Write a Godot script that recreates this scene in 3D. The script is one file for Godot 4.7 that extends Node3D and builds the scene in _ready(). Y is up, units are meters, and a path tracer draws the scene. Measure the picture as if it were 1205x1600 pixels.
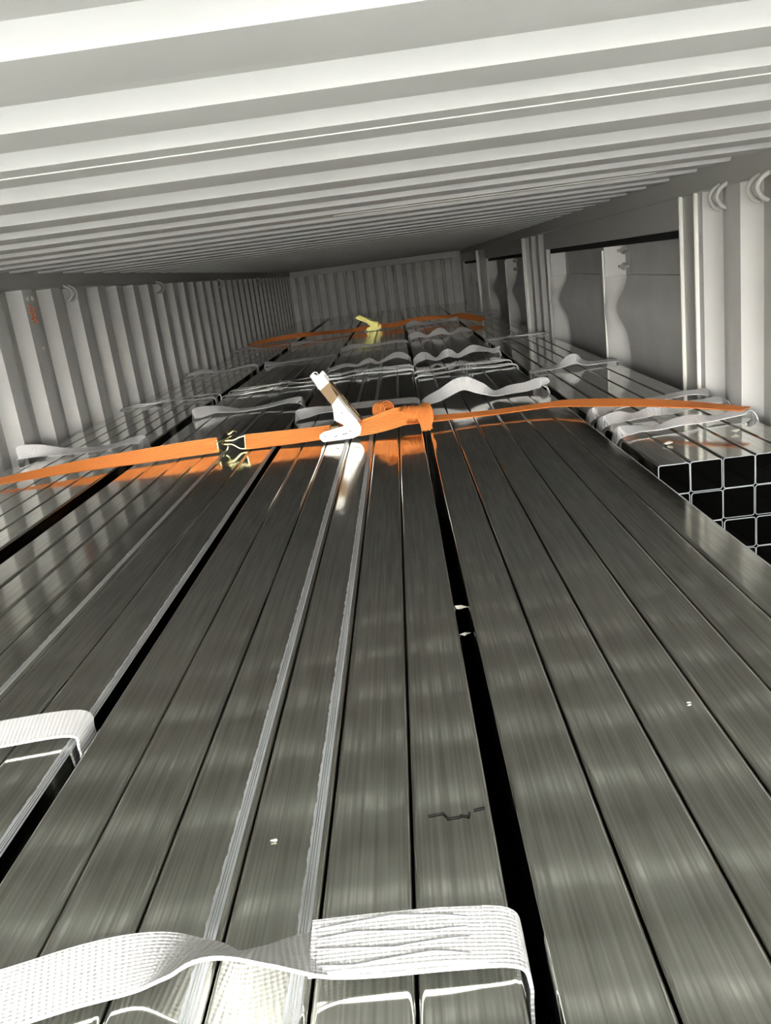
extends Node3D
# Steel tube bundles loaded in a grey steel shipping container, seen from its open door end.
# x runs across (right +), y up, z towards the open doors (+). Origin: the camera, in the doorway.

const TOP := -0.48          # height of the tube tops
const FLOOR := -2.292
const LOW := 0.172          # underside of the roof ridges
const XL := -1.42
const XR := 0.935
const BACK := -11.8
const DOOR := 1.2

var M := {}
var taken := {}
var rng := RandomNumberGenerator.new()

# ---------------------------------------------------------------- helpers
func numbered(called: String) -> String:
	if not taken.has(called):
		taken[called] = 0
		return called
	taken[called] += 1
	return "%s_%03d" % [called, taken[called]]

func thing(called: String, label: String, category: String, at := Vector3.ZERO, group := "") -> Node3D:
	var o := Node3D.new()
	o.name = numbered(called)
	add_child(o, true)
	o.position = at
	o.set_meta("label", label)
	o.set_meta("category", category)
	if group != "":
		o.set_meta("group", group)
	return o

func structure(called: String, label: String) -> Node3D:
	var o := Node3D.new()
	o.name = called
	add_child(o, true)
	o.set_meta("kind", "structure")
	o.set_meta("label", label)
	o.set_meta("category", called.split("_")[0])
	return o

func part(called: String, mesh: Mesh, mat: Material, parent: Node, at := Vector3.ZERO) -> MeshInstance3D:
	var o := MeshInstance3D.new()
	o.name = called
	o.mesh = mesh
	if mat != null:
		o.material_override = mat
	o.position = at
	o.cast_shadow = GeometryInstance3D.SHADOW_CASTING_SETTING_ON
	parent.add_child(o, true)
	return o

func begin() -> SurfaceTool:
	var st := SurfaceTool.new()
	st.begin(Mesh.PRIMITIVE_TRIANGLES)
	return st

func done(st: SurfaceTool) -> ArrayMesh:
	st.generate_normals()
	return st.commit()

func vert(st: SurfaceTool, p: Vector3, uv: Vector2, g: int) -> void:
	st.set_smooth_group(g)
	st.set_uv(uv)
	st.add_vertex(p)

func quad(st: SurfaceTool, a: Vector3, b: Vector3, c: Vector3, d: Vector3, ua: Vector2, ub: Vector2, uc: Vector2, ud: Vector2, g := -1) -> void:
	vert(st, a, ua, g); vert(st, b, ub, g); vert(st, c, uc, g)
	vert(st, a, ua, g); vert(st, c, uc, g); vert(st, d, ud, g)

# a box with bevelled edges
func box(st: SurfaceTool, c: Vector3, s: Vector3, bevel := 0.0) -> void:
	var h := s * 0.5
	var b: float = min(bevel, min(h.x, min(h.y, h.z)) * 0.9)
	if b <= 0.0:
		b = 0.0001
	var pts := []
	for ix in [-1, 1]:
		for iy in [-1, 1]:
			for iz in [-1, 1]:
				var e := Vector3(ix, iy, iz)
				pts.append([c + e * (h - Vector3(0, b, b)), c + e * (h - Vector3(b, 0, b)), c + e * (h - Vector3(b, b, 0))])
	var idx := func(ix: int, iy: int, iz: int) -> int: return ix * 4 + iy * 2 + iz
	for s0 in [0, 1]:
		_face(st, [pts[idx.call(s0, 0, 0)][0], pts[idx.call(s0, 1, 0)][0], pts[idx.call(s0, 1, 1)][0], pts[idx.call(s0, 0, 1)][0]], c)
		_face(st, [pts[idx.call(0, s0, 0)][1], pts[idx.call(1, s0, 0)][1], pts[idx.call(1, s0, 1)][1], pts[idx.call(0, s0, 1)][1]], c)
		_face(st, [pts[idx.call(0, 0, s0)][2], pts[idx.call(1, 0, s0)][2], pts[idx.call(1, 1, s0)][2], pts[idx.call(0, 1, s0)][2]], c)
		for s1 in [0, 1]:
			_face(st, [pts[idx.call(0, s0, s1)][1], pts[idx.call(1, s0, s1)][1], pts[idx.call(1, s0, s1)][2], pts[idx.call(0, s0, s1)][2]], c)
			_face(st, [pts[idx.call(s0, 0, s1)][0], pts[idx.call(s0, 1, s1)][0], pts[idx.call(s0, 1, s1)][2], pts[idx.call(s0, 0, s1)][2]], c)
			_face(st, [pts[idx.call(s0, s1, 0)][0], pts[idx.call(s0, s1, 1)][0], pts[idx.call(s0, s1, 1)][1], pts[idx.call(s0, s1, 0)][1]], c)
			for s2 in [0, 1]:
				var t = pts[idx.call(s0, s1, s2)]
				_face(st, [t[0], t[1], t[2]], c)

# a flat face wound clockwise as seen from outside the point c
func _face(st: SurfaceTool, p: Array, c: Vector3) -> void:
	var n: Vector3 = (p[1] - p[0]).cross(p[2] - p[0])
	var mid := Vector3.ZERO
	for q in p:
		mid += q
	mid /= p.size()
	var q2 := p.duplicate()
	if n.dot(mid - c) > 0:
		q2.reverse()
	for k in range(1, q2.size() - 1):
		for v in [q2[0], q2[k], q2[k + 1]]:
			vert(st, v, Vector2(v.x + v.y * 0.37, v.z + v.y * 0.63), -1)

func box_mesh(s: Vector3, bevel := 0.003) -> ArrayMesh:
	var st := begin()
	box(st, Vector3.ZERO, s, bevel)
	return done(st)

# rings of equal length joined one after another; hard = each side of the ring its own smoothing group
func sweep(st: SurfaceTool, rings: Array, hard := false, caps := true, closed := false) -> void:
	var n: int = rings[0].size()
	var per := [0.0]
	for k in n:
		per.append(per[k] + rings[0][k].distance_to(rings[0][(k + 1) % n]))
	var along := 0.0
	var m := rings.size()
	for r in (m if closed else m - 1):
		var a = rings[r]
		var b = rings[(r + 1) % m]
		var ca := Vector3.ZERO
		var cb := Vector3.ZERO
		for k in n:
			ca += a[k] / n
			cb += b[k] / n
		var step := ca.distance_to(cb)
		for k in n:
			var k2 := (k + 1) % n
			quad(st, a[k], a[k2], b[k2], b[k], Vector2(per[k], along), Vector2(per[k + 1], along), Vector2(per[k + 1], along + step), Vector2(per[k], along + step), k + 1 if hard else 1)
		along += step
	if caps and not closed:
		for e in [0, m - 1]:
			var ring = rings[e]
			var cc := Vector3.ZERO
			for p in ring:
				cc += p / n
			for k in n:
				vert(st, cc, Vector2.ZERO, 900 + e); vert(st, ring[k], Vector2(0.01, 0), 900 + e); vert(st, ring[(k + 1) % n], Vector2(0, 0.01), 900 + e)

# smooth points through control points (Catmull-Rom on arrays of floats)
func smooth_path(ctrl: Array, per: int) -> Array:
	var out := []
	var n := ctrl.size()
	for i in n - 1:
		var p0: Array = ctrl[max(i - 1, 0)]
		var p1: Array = ctrl[i]
		var p2: Array = ctrl[i + 1]
		var p3: Array = ctrl[min(i + 2, n - 1)]
		for s in per:
			var t := float(s) / per
			var row := []
			for k in p1.size():
				row.append(0.5 * (2.0 * p1[k] + (p2[k] - p0[k]) * t + (2.0 * p0[k] - 5.0 * p1[k] + 4.0 * p2[k] - p3[k]) * t * t + (3.0 * p1[k] - p0[k] - 3.0 * p2[k] + p3[k]) * t * t * t))
			out.append(row)
	out.append(ctrl[n - 1])
	return out

# a woven band: rows of [x, y, z, wx, wy, wz] = centre and width direction
func band(rows: Array, width: float, thick: float) -> ArrayMesh:
	var st := begin()
	var rings := []
	var m := rows.size()
	for i in m:
		var p := Vector3(rows[i][0], rows[i][1], rows[i][2])
		var w := Vector3(rows[i][3], rows[i][4], rows[i][5]).normalized()
		var a = rows[max(i - 1, 0)]
		var b = rows[min(i + 1, m - 1)]
		var d := (Vector3(b[0], b[1], b[2]) - Vector3(a[0], a[1], a[2])).normalized()
		w = (w - d * w.dot(d)).normalized()
		var nn := d.cross(w).normalized() * thick * 0.5
		w *= width * 0.5
		rings.append([p + w + nn, p + w - nn, p - w - nn, p - w + nn])
	sweep(st, rings, true, true)
	return done(st)

func rod_rings(pts: Array, r: float, sides := 8) -> Array:
	var rings := []
	var m := pts.size()
	var up := Vector3(0.13, 0.91, 0.39)
	for i in m:
		var d: Vector3 = (pts[min(i + 1, m - 1)] - pts[max(i - 1, 0)]).normalized()
		var u := up.cross(d)
		if u.length() < 0.05:
			u = Vector3.RIGHT.cross(d)
		u = u.normalized()
		var v := d.cross(u)
		up = v
		var ring := []
		for k in sides:
			var a := TAU * k / sides
			ring.append(pts[i] + (u * cos(a) + v * sin(a)) * r)
		rings.append(ring)
	return rings

func rod(ctrl: Array, r: float, per := 6, sides := 8) -> ArrayMesh:
	var st := begin()
	rod_into(st, ctrl, r, per, sides)
	return done(st)

func rod_into(st: SurfaceTool, ctrl: Array, r: float, per := 6, sides := 8) -> void:
	var flat := []
	for p in ctrl:
		flat.append([p.x, p.y, p.z])
	var pts := []
	for q in smooth_path(flat, per):
		pts.append(Vector3(q[0], q[1], q[2]))
	sweep(st, rod_rings(pts, r, sides))

# a plate: a polygon in x, y given thickness in z
func plate(poly: Array, thick: float) -> ArrayMesh:
	var st := begin()
	var pk := PackedVector2Array()
	for p in poly:
		pk.append(Vector2(p[0], p[1]))
	var tri := Geometry2D.triangulate_polygon(pk)
	for z in [-thick * 0.5, thick * 0.5]:
		for k in range(0, tri.size(), 3):
			var ids := [tri[k], tri[k + 1], tri[k + 2]]
			if z > 0:
				ids.reverse()
			for i in ids:
				vert(st, Vector3(pk[i].x, pk[i].y, z), pk[i], -1)
	for k in pk.size():
		var a := pk[k]
		var b := pk[(k + 1) % pk.size()]
		quad(st, Vector3(a.x, a.y, -thick * 0.5), Vector3(b.x, b.y, -thick * 0.5), Vector3(b.x, b.y, thick * 0.5), Vector3(a.x, a.y, thick * 0.5), a, b, b, a)
	return done(st)

# ---------------------------------------------------------------- materials
func paint(color: Color, rough: float, spec := 0.5, metal := 0.0) -> StandardMaterial3D:
	var m := StandardMaterial3D.new()
	m.albedo_color = color
	m.roughness = rough
	m.metallic = metal
	m.metallic_specular = spec
	return m

func noise_texture(freq: float, lo: Color, hi: Color, sd: int, size := 512) -> NoiseTexture2D:
	var n := FastNoiseLite.new()
	n.seed = sd
	n.frequency = freq
	n.fractal_octaves = 4
	var t := NoiseTexture2D.new()
	t.width = size
	t.height = size
	t.seamless = true
	t.noise = n
	var g := Gradient.new()
	g.set_color(0, lo)
	g.set_color(1, hi)
	t.color_ramp = g
	return t

# rolled galvanised strip: streaks run along the tube. Returns albedo and roughness pictures.
func steel_pictures(sd: int, strip: bool) -> Array:
	var w := 512
	var h := 1024
	var n := FastNoiseLite.new()
	n.seed = sd
	n.noise_type = FastNoiseLite.TYPE_SIMPLEX
	n.frequency = 1.0
	n.fractal_octaves = 2
	var fine := PackedFloat32Array()
	for x in w:
		fine.append(n.get_noise_2d(x * 0.31, 7.7))
	var alb := PackedByteArray()
	alb.resize(w * h * 3)
	var rou := PackedByteArray()
	rou.resize(w * h)
	var met := PackedByteArray()
	met.resize(w * h)
	var i := 0
	for y in h:
		var t := absf(2.0 * y / h - 1.0)
		var edge := 0.004 * n.get_noise_2d(t * 110.0, 91.0) + 0.006 * n.get_noise_2d(t * 31.0, 19.0)
		for x in w:
			var s := n.get_noise_2d(x * 0.115, t * 3.0)
			var s2 := n.get_noise_2d(x * 0.033 + 50.0, t * 6.0)
			var f := fine[x] * (0.55 + 0.45 * n.get_noise_2d(x * 0.02 + 9.0, t * 2.2))
			var k := 0.75 + 0.065 * s + 0.05 * s2 + 0.05 * f
			var r := 0.105 - 0.025 * s - 0.018 * s2 + 0.015 * f
			var c := Vector3(k * 1.0, k * 1.005, k * 0.965)
			var mt := 1.0
			if strip:
				var u := float(x) / w * 4.0     # 0..1 over the top face
				var from := 0.715 + edge * 2.2
				if u > from and u < 0.875:
					var line := 0.0
					for q in [0.765, 0.795, 0.83]:
						line = maxf(line, 1.0 - absf(u - q) / 0.015)
					var zk := 0.74 + 0.05 * s + 0.06 * f
					var zinc := Vector3(zk * 0.985, zk * 1.0, zk * 1.02)
					var amount := clampf((u - from) / 0.02, 0.0, 1.0) * (1.0 - 0.95 * clampf(line, 0.0, 1.0))
					c = c.lerp(zinc, amount)
					r = lerpf(r, 0.5, amount)
					mt = 1.0 - 0.75 * amount
			alb[i * 3] = int(clampf(c.x, 0, 1) * 255)
			alb[i * 3 + 1] = int(clampf(c.y, 0, 1) * 255)
			alb[i * 3 + 2] = int(clampf(c.z, 0, 1) * 255)
			met[i] = int(mt * 255)
			rou[i] = int(clampf(r, 0.05, 0.8) * 255)
			i += 1
	return [ImageTexture.create_from_image(Image.create_from_data(w, h, false, Image.FORMAT_RGB8, alb)), ImageTexture.create_from_image(Image.create_from_data(w, h, false, Image.FORMAT_L8, rou)), ImageTexture.create_from_image(Image.create_from_data(w, h, false, Image.FORMAT_L8, met)) if strip else null]

# the sheet is not quite flat: shallow ripples and fine rolling lines
func steel_relief(sd: int) -> ImageTexture:
	var w := 512
	var h := 1024
	var n := FastNoiseLite.new()
	n.seed = sd
	n.frequency = 1.0
	n.fractal_octaves = 2
	var im := Image.create(w, h, false, Image.FORMAT_L8)
	var data := PackedByteArray()
	data.resize(w * h)
	var i := 0
	for y in h:
		var t := absf(2.0 * y / h - 1.0)
		for x in w:
			var v := 0.5 + 0.26 * n.get_noise_2d(x * 0.012, t * 9.0) + 0.012 * n.get_noise_2d(x * 0.15, t * 4.0)
			data[i] = int(clampf(v, 0, 1) * 255)
			i += 1
	im = Image.create_from_data(w, h, false, Image.FORMAT_L8, data)
	im.convert(Image.FORMAT_RGBA8)
	im.bump_map_to_normal_map(2.0)
	return ImageTexture.create_from_image(im)

# ribbed weave of a sling: ribs run across its length
func weave_pictures(base: Color, dark: Color, ribs: bool) -> Array:
	var w := 64
	var h := 64
	var im := Image.create(w, h, false, Image.FORMAT_RGB8)
	var hm := Image.create(w, h, false, Image.FORMAT_RGBA8)
	for y in h:
		for x in w:
			var k := 0.0
			if ribs:
				k = 0.5 + 0.5 * sin(TAU * y / h * 8.0)
				k = 0.8 * k + 0.2 * (0.5 + 0.5 * sin(TAU * x / w * 16.0))
			else:
				k = 0.5 + 0.5 * sin(TAU * x / w * 8.0 + 0.6 * sin(TAU * y / h * 8.0))
			im.set_pixel(x, y, dark.lerp(base, clampf(0.45 + k * 0.7, 0, 1)))
			hm.set_pixel(x, y, Color(k, k, k))
	hm.bump_map_to_normal_map(3.0)
	return [ImageTexture.create_from_image(im), ImageTexture.create_from_image(hm)]

func make_materials() -> void:
	# container paint: grey alkyd, a little soiled
	var wall := paint(Color(1, 1, 1), 0.66, 0.3)
	wall.albedo_texture = noise_texture(0.012, Color(0.735, 0.73, 0.715), Color(0.79, 0.785, 0.77), 3)
	wall.uv1_triplanar = true
	wall.uv1_world_triplanar = true
	wall.uv1_scale = Vector3(0.6, 0.6, 0.6)
	M.wall = wall
	var roof := paint(Color(1, 1, 1), 0.66, 0.3)
	roof.albedo_texture = noise_texture(0.01, Color(0.745, 0.74, 0.73), Color(0.79, 0.785, 0.775), 5)
	roof.uv1_triplanar = true
	roof.uv1_world_triplanar = true
	roof.uv1_scale = Vector3(0.5, 0.5, 0.5)
	M.roof = roof
	M.frame = paint(Color(0.68, 0.675, 0.65), 0.38, 0.5)
	M.bead = paint(Color(0.86, 0.85, 0.82), 0.35, 0.6)
	M.skin = paint(Color(0.45, 0.30, 0.24), 0.6)
	M.rubber_and_shade = paint(Color(0.035, 0.033, 0.03), 0.8)  # black of the grip bar; also paints the shade in the panel slots
	var fl := paint(Color(1, 1, 1), 0.75)
	fl.albedo_texture = noise_texture(0.02, Color(0.27, 0.19, 0.13), Color(0.38, 0.28, 0.2), 8)
	fl.uv1_triplanar = true
	fl.uv1_world_triplanar = true
	fl.uv1_scale = Vector3(2.0, 2.0, 0.3)
	M.floor = fl
	var gr := paint(Color(1, 1, 1), 0.9)
	gr.albedo_texture = noise_texture(0.02, Color(0.33, 0.33, 0.325), Color(0.41, 0.405, 0.40), 9)
	gr.uv1_triplanar = true
	gr.uv1_world_triplanar = true
	gr.uv1_scale = Vector3(0.2, 0.2, 0.2)
	M.ground = gr
	M.timber = paint(Color(0.55, 0.43, 0.29), 0.8)
	# tubes
	var relief := steel_relief(21)
	var plain := [steel_pictures(11, false), steel_pictures(12, false)]
	var striped := steel_pictures(13, true)
	M.tube = []
	for k in 6:
		M.tube.append(steel(plain[k % 2], relief, Vector3([0.0, 0.25, 0.5, 0.75, 0.25, 0.5][k], k * 0.171, 0)))
	M.welded = steel(striped, relief, Vector3(0, 0.13, 0))
	M.welded_edge = steel(striped, relief, Vector3(-0.036, 0.4, 0))
	M.cut = paint(Color(0.66, 0.68, 0.68), 0.45, 0.5, 0.75)
	M.bore = paint(Color(0.66, 0.66, 0.64), 0.25, 0.5, 1.0)
	M.wire = paint(Color(0.80, 0.80, 0.79), 0.35, 0.5, 0.7)
	M.galv = paint(Color(0.80, 0.79, 0.77), 0.5, 0.5, 0.35)
	M.gold = paint(Color(0.45, 0.36, 0.24), 0.5, 0.4, 0.15)  # gold tone darkened to brown, imitating the duller reflection of the turned grip
	M.yellow_zinc = paint(Color(0.55, 0.53, 0.27), 0.4, 0.5, 0.5)
	M.hook = paint(Color(0.78, 0.74, 0.55), 0.22, 0.5, 1.0)
	var wp := weave_pictures(Color(0.86, 0.855, 0.85), Color(0.70, 0.695, 0.695), true)
	var sl := paint(Color(1, 1, 1), 0.75, 0.4)
	sl.albedo_texture = wp[0]
	sl.normal_enabled = true
	sl.normal_texture = wp[1]
	sl.normal_scale = 0.8
	sl.uv1_scale = Vector3(19, 26, 1)
	M.sling = sl
	M.patch = paint(Color(0.86, 0.86, 0.84), 0.8)
	M.thread = paint(Color(0.55, 0.55, 0.57), 0.8)
	var op := weave_pictures(Color(0.88, 0.53, 0.27), Color(0.77, 0.41, 0.165), false)
	var og := paint(Color(1, 1, 1), 0.62, 0.4)
	og.albedo_texture = op[0]
	og.normal_enabled = true
	og.normal_texture = op[1]
	og.normal_scale = 0.6
	og.uv1_scale = Vector3(19, 26, 1)
	M.orange = og
	M.stripe = paint(Color(0.38, 0.17, 0.05), 0.7)
	M.vent_glow = paint(Color(0.98, 0.46, 0.27), 0.4)  # orange colour stands in for daylight glowing through the vent
	M.vent_white = paint(Color(0.95, 0.94, 0.92), 0.5)
	M.scrap = paint(Color(0.90, 0.88, 0.83), 0.8)
	M.ink = paint(Color(0.06, 0.06, 0.06), 0.7)

func steel(pics: Array, relief: Texture2D, off: Vector3) -> StandardMaterial3D:
	var m := paint(Color(1, 1, 1), 1.0, 0.5, 1.0)
	m.albedo_texture = pics[0]
	m.roughness_texture = pics[1]
	m.roughness_texture_channel = BaseMaterial3D.TEXTURE_CHANNEL_RED
	if pics[2] != null:
		m.metallic_texture = pics[2]
		m.metallic_texture_channel = BaseMaterial3D.TEXTURE_CHANNEL_RED
	m.normal_enabled = true
	m.normal_texture = relief
	m.normal_scale = 0.09
	m.uv1_offset = off
	return m

# ---------------------------------------------------------------- tubes
# a hollow square tube from z = 0 back to -length; its axis at the middle of the section
func tube_mesh(size: float, length: float, mat: Material) -> ArrayMesh:
	var mesh := ArrayMesh.new()
	var outer := _square(size * 0.5, 0.006)
	var inner := _square(size * 0.5 - 0.0017, 0.0043)
	var n := outer.size()
	var per := [0.0]
	for k in n:
		per.append(per[k] + outer[k].distance_to(outer[(k + 1) % n]))
	var total: float = per[n]
	var st := begin()
	for k in n:
		var a: Vector2 = outer[k]
		var b: Vector2 = outer[(k + 1) % n]
		var flat := a.distance_to(b) > 0.01
		for e in [0]:
			var ua: float = per[k] / total
			var ub: float = per[k + 1] / total
			var na := _corner_normal(a, size * 0.5, 0.006)
			var nb := _corner_normal(b, size * 0.5, 0.006)
			if flat:
				na = (b - a).normalized()
				na = Vector2(-na.y, na.x)
				if na.dot(a) < 0:
					na = -na
				nb = na
			_strip(st, a, b, 0.0, -length, ua, ub, na, nb)
	st.set_material(mat)
	st.generate_tangents()
	mesh = st.commit()
	st = begin()
	for k in n:
		var a: Vector2 = inner[k]
		var b: Vector2 = inner[(k + 1) % n]
		var m2 := -(a + b).normalized()
		_strip(st, b, a, -0.001, -length + 0.001, 0.0, 0.1, m2, m2)
	st.set_material(M.bore)
	mesh = st.commit(mesh)
	st = begin()
	for z in [0.0, -length]:
		for k in n:
			var k2 := (k + 1) % n
			var nz := Vector3(0, 0, 1 if z == 0.0 else -1)
			var q := [Vector3(outer[k].x, outer[k].y, z), Vector3(outer[k2].x, outer[k2].y, z), Vector3(inner[k2].x, inner[k2].y, z), Vector3(inner[k].x, inner[k].y, z)]
			for i in [0, 1, 2, 0, 2, 3]:
				st.set_normal(nz)
				st.set_uv(Vector2(0, 0))
				st.add_vertex(q[i])
	st.set_material(M.cut)
	mesh = st.commit(mesh)
	return mesh

func _square(h: float, r: float) -> Array:
	var out := []
	# clockwise from the left end of the top side, so that u runs left to right over the top
	for c in [[-1, 1, 180.0], [1, 1, 90.0], [1, -1, 0.0], [-1, -1, -90.0]]:
		for s in [0, 1, 2]:
			var a := deg_to_rad(c[2] - 45.0 * s)
			out.append(Vector2(c[0] * (h - r) + cos(a) * r, c[1] * (h - r) + sin(a) * r))
	# start with the top side: drop the first two points to the end
	out.append(out.pop_front())
	out.append(out.pop_front())
	return out

func _corner_normal(p: Vector2, h: float, r: float) -> Vector2:
	return (p - Vector2(signf(p.x) * (h - r), signf(p.y) * (h - r))).normalized()

func _strip(st: SurfaceTool, a: Vector2, b: Vector2, z0: float, z1: float, ua: float, ub: float, na: Vector2, nb: Vector2) -> void:
	var v0 := z0 / 2.5
	var v1 := z1 / 2.5
	var q := [[a, z0, ua, v0, na], [b, z0, ub, v0, nb], [b, z1, ub, v1, nb], [a, z1, ua, v1, na]]
	for i in [0, 2, 1, 0, 3, 2]:
		var e: Array = q[i]
		st.set_normal(Vector3(e[4].x, e[4].y, 0))
		st.set_uv(Vector2(e[2], e[3]))
		st.add_vertex(Vector3(e[0].x, e[0].y, e[1]))

# columns x rows of tubes; base = left bottom near corner
func tube_bundle(label: String, at: Vector3, columns: int, rows: int, size: float, pitch: float, length: float, special: Dictionary, group: String) -> Node3D:
	var t := thing("steel_tube_bundle", label, "tube bundle", at, group)
	var meshes := []
	for k in 6:
		meshes.append(tube_mesh(size, length, M.tube[k]))
	for r in rows:
		for c in columns:
			var mesh: ArrayMesh = meshes[(c * 5 + r * 3 + columns) % 6]
			if r == rows - 1 and special.has(c):
				mesh = tube_mesh(size, length, special[c])
			# tubes are never pushed quite level at their ends, nor quite level on top
			var dz := rng.randf_range(-0.006, 0.006)
			var dy := rng.randf_range(-0.0006, 0.0)
			part("tube", mesh, null, t, Vector3((c + 0.5) * pitch, (r + 0.5) * pitch + dy, dz))
	return t

# ---------------------------------------------------------------- slings and ties
# A loop of white webbing round a bundle: up its left side, loosely over its top, down its right side.
# nodes over the top: [part of the width 0..1, lift, tilt in degrees, shift along z]
func sling(label: String, x0: float, x1: float, top: float, z: float, nodes: Array, width := 0.05, drop := 0.44) -> Node3D:
	var t := thing("webbing_sling", label, "sling", Vector3((x0 + x1) * 0.5, top, z), "white webbing slings round the tube bundles")
	var cx := (x0 + x1) * 0.5
	var l := x0 - cx - 0.004
	var r := x1 - cx + 0.004
	var ctrl := []
	ctrl.append([l, -drop, 0.0, 0.0, 0.0, -1.0])
	ctrl.append([l, -drop * 0.5, 0.0, 0.0, 0.0, -1.0])
	ctrl.append([l, -0.05, 0.0, 0.0, 0.0, -1.0])
	ctrl.append([l - 0.001, -0.012, 0.0, 0.0, 0.0, -1.0])
	for nd in nodes:
		var a := deg_to_rad(nd[2])
		ctrl.append([l + 0.008 + (r - l - 0.016) * nd[0], 0.004 + nd[1] + 0.5 * width * absf(sin(a)), nd[3], 0.0, sin(a), -cos(a)])
	ctrl.append([r + 0.001, -0.012, 0.0, 0.0, 0.0, -1.0])
	ctrl.append([r, -0.05, 0.0, 0.0, 0.0, -1.0])
	ctrl.append([r, -drop * 0.5, 0.0, 0.0, 0.0, -1.0])
	ctrl.append([r, -drop, 0.0, 0.0, 0.0, -1.0])
	part("webbing", band(smooth_path(ctrl, 7), width, 0.0028), M.sling, t)
	return t

# thin binding wire round a bundle with a twisted knot on top; a part of the bundle
func wire_tie(bundle: Node3D, w: float, h: float, z: float, knot: float, skew: float) -> void:
	z -= bundle.position.z
	var o := 0.004
	var pts := [Vector3(-o, h * 0.4, z), Vector3(-o, h - 0.06, z), Vector3(-o, h + o, z), Vector3(w * 0.25, h + o + 0.004, z - skew * 0.5), Vector3(w * knot, h + o + 0.012, z), Vector3(w * 0.75, h + o + 0.006, z - skew), Vector3(w + o, h + o, z - skew), Vector3(w + o, h - 0.06, z - skew), Vector3(w + o, h * 0.4, z - skew)]
	var loop := part("wire_tie", rod(pts, 0.0022, 6, 6), M.wire, bundle)
	var pts2 := [Vector3(-o, h - 0.06, z + 0.03), Vector3(-o, h + o, z + 0.03), Vector3(w * 0.2, h + o + 0.003, z + 0.03), Vector3(w * knot, h + o + 0.01, z + 0.008), Vector3(w * 0.8, h + o + 0.003, z + 0.02), Vector3(w + o, h + o, z + 0.02), Vector3(w + o, h - 0.06, z + 0.02)]
	part("wire_strand", rod(pts2, 0.0022, 6, 6), M.wire, loop)
	var st := begin()
	var kx := w * knot
	for j in 3:
		var kp := []
		for s in 9:
			var a := s * 1.1 + j * 2.1
			kp.append(Vector3(kx - 0.03 + 0.0075 * s, h + 0.018 + 0.009 * sin(a), z + 0.006 + 0.014 * cos(a)))
		rod_into(st, kp, 0.0022, 3, 5)
	part("twisted_knot", done(st), M.wire, loop)

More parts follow.
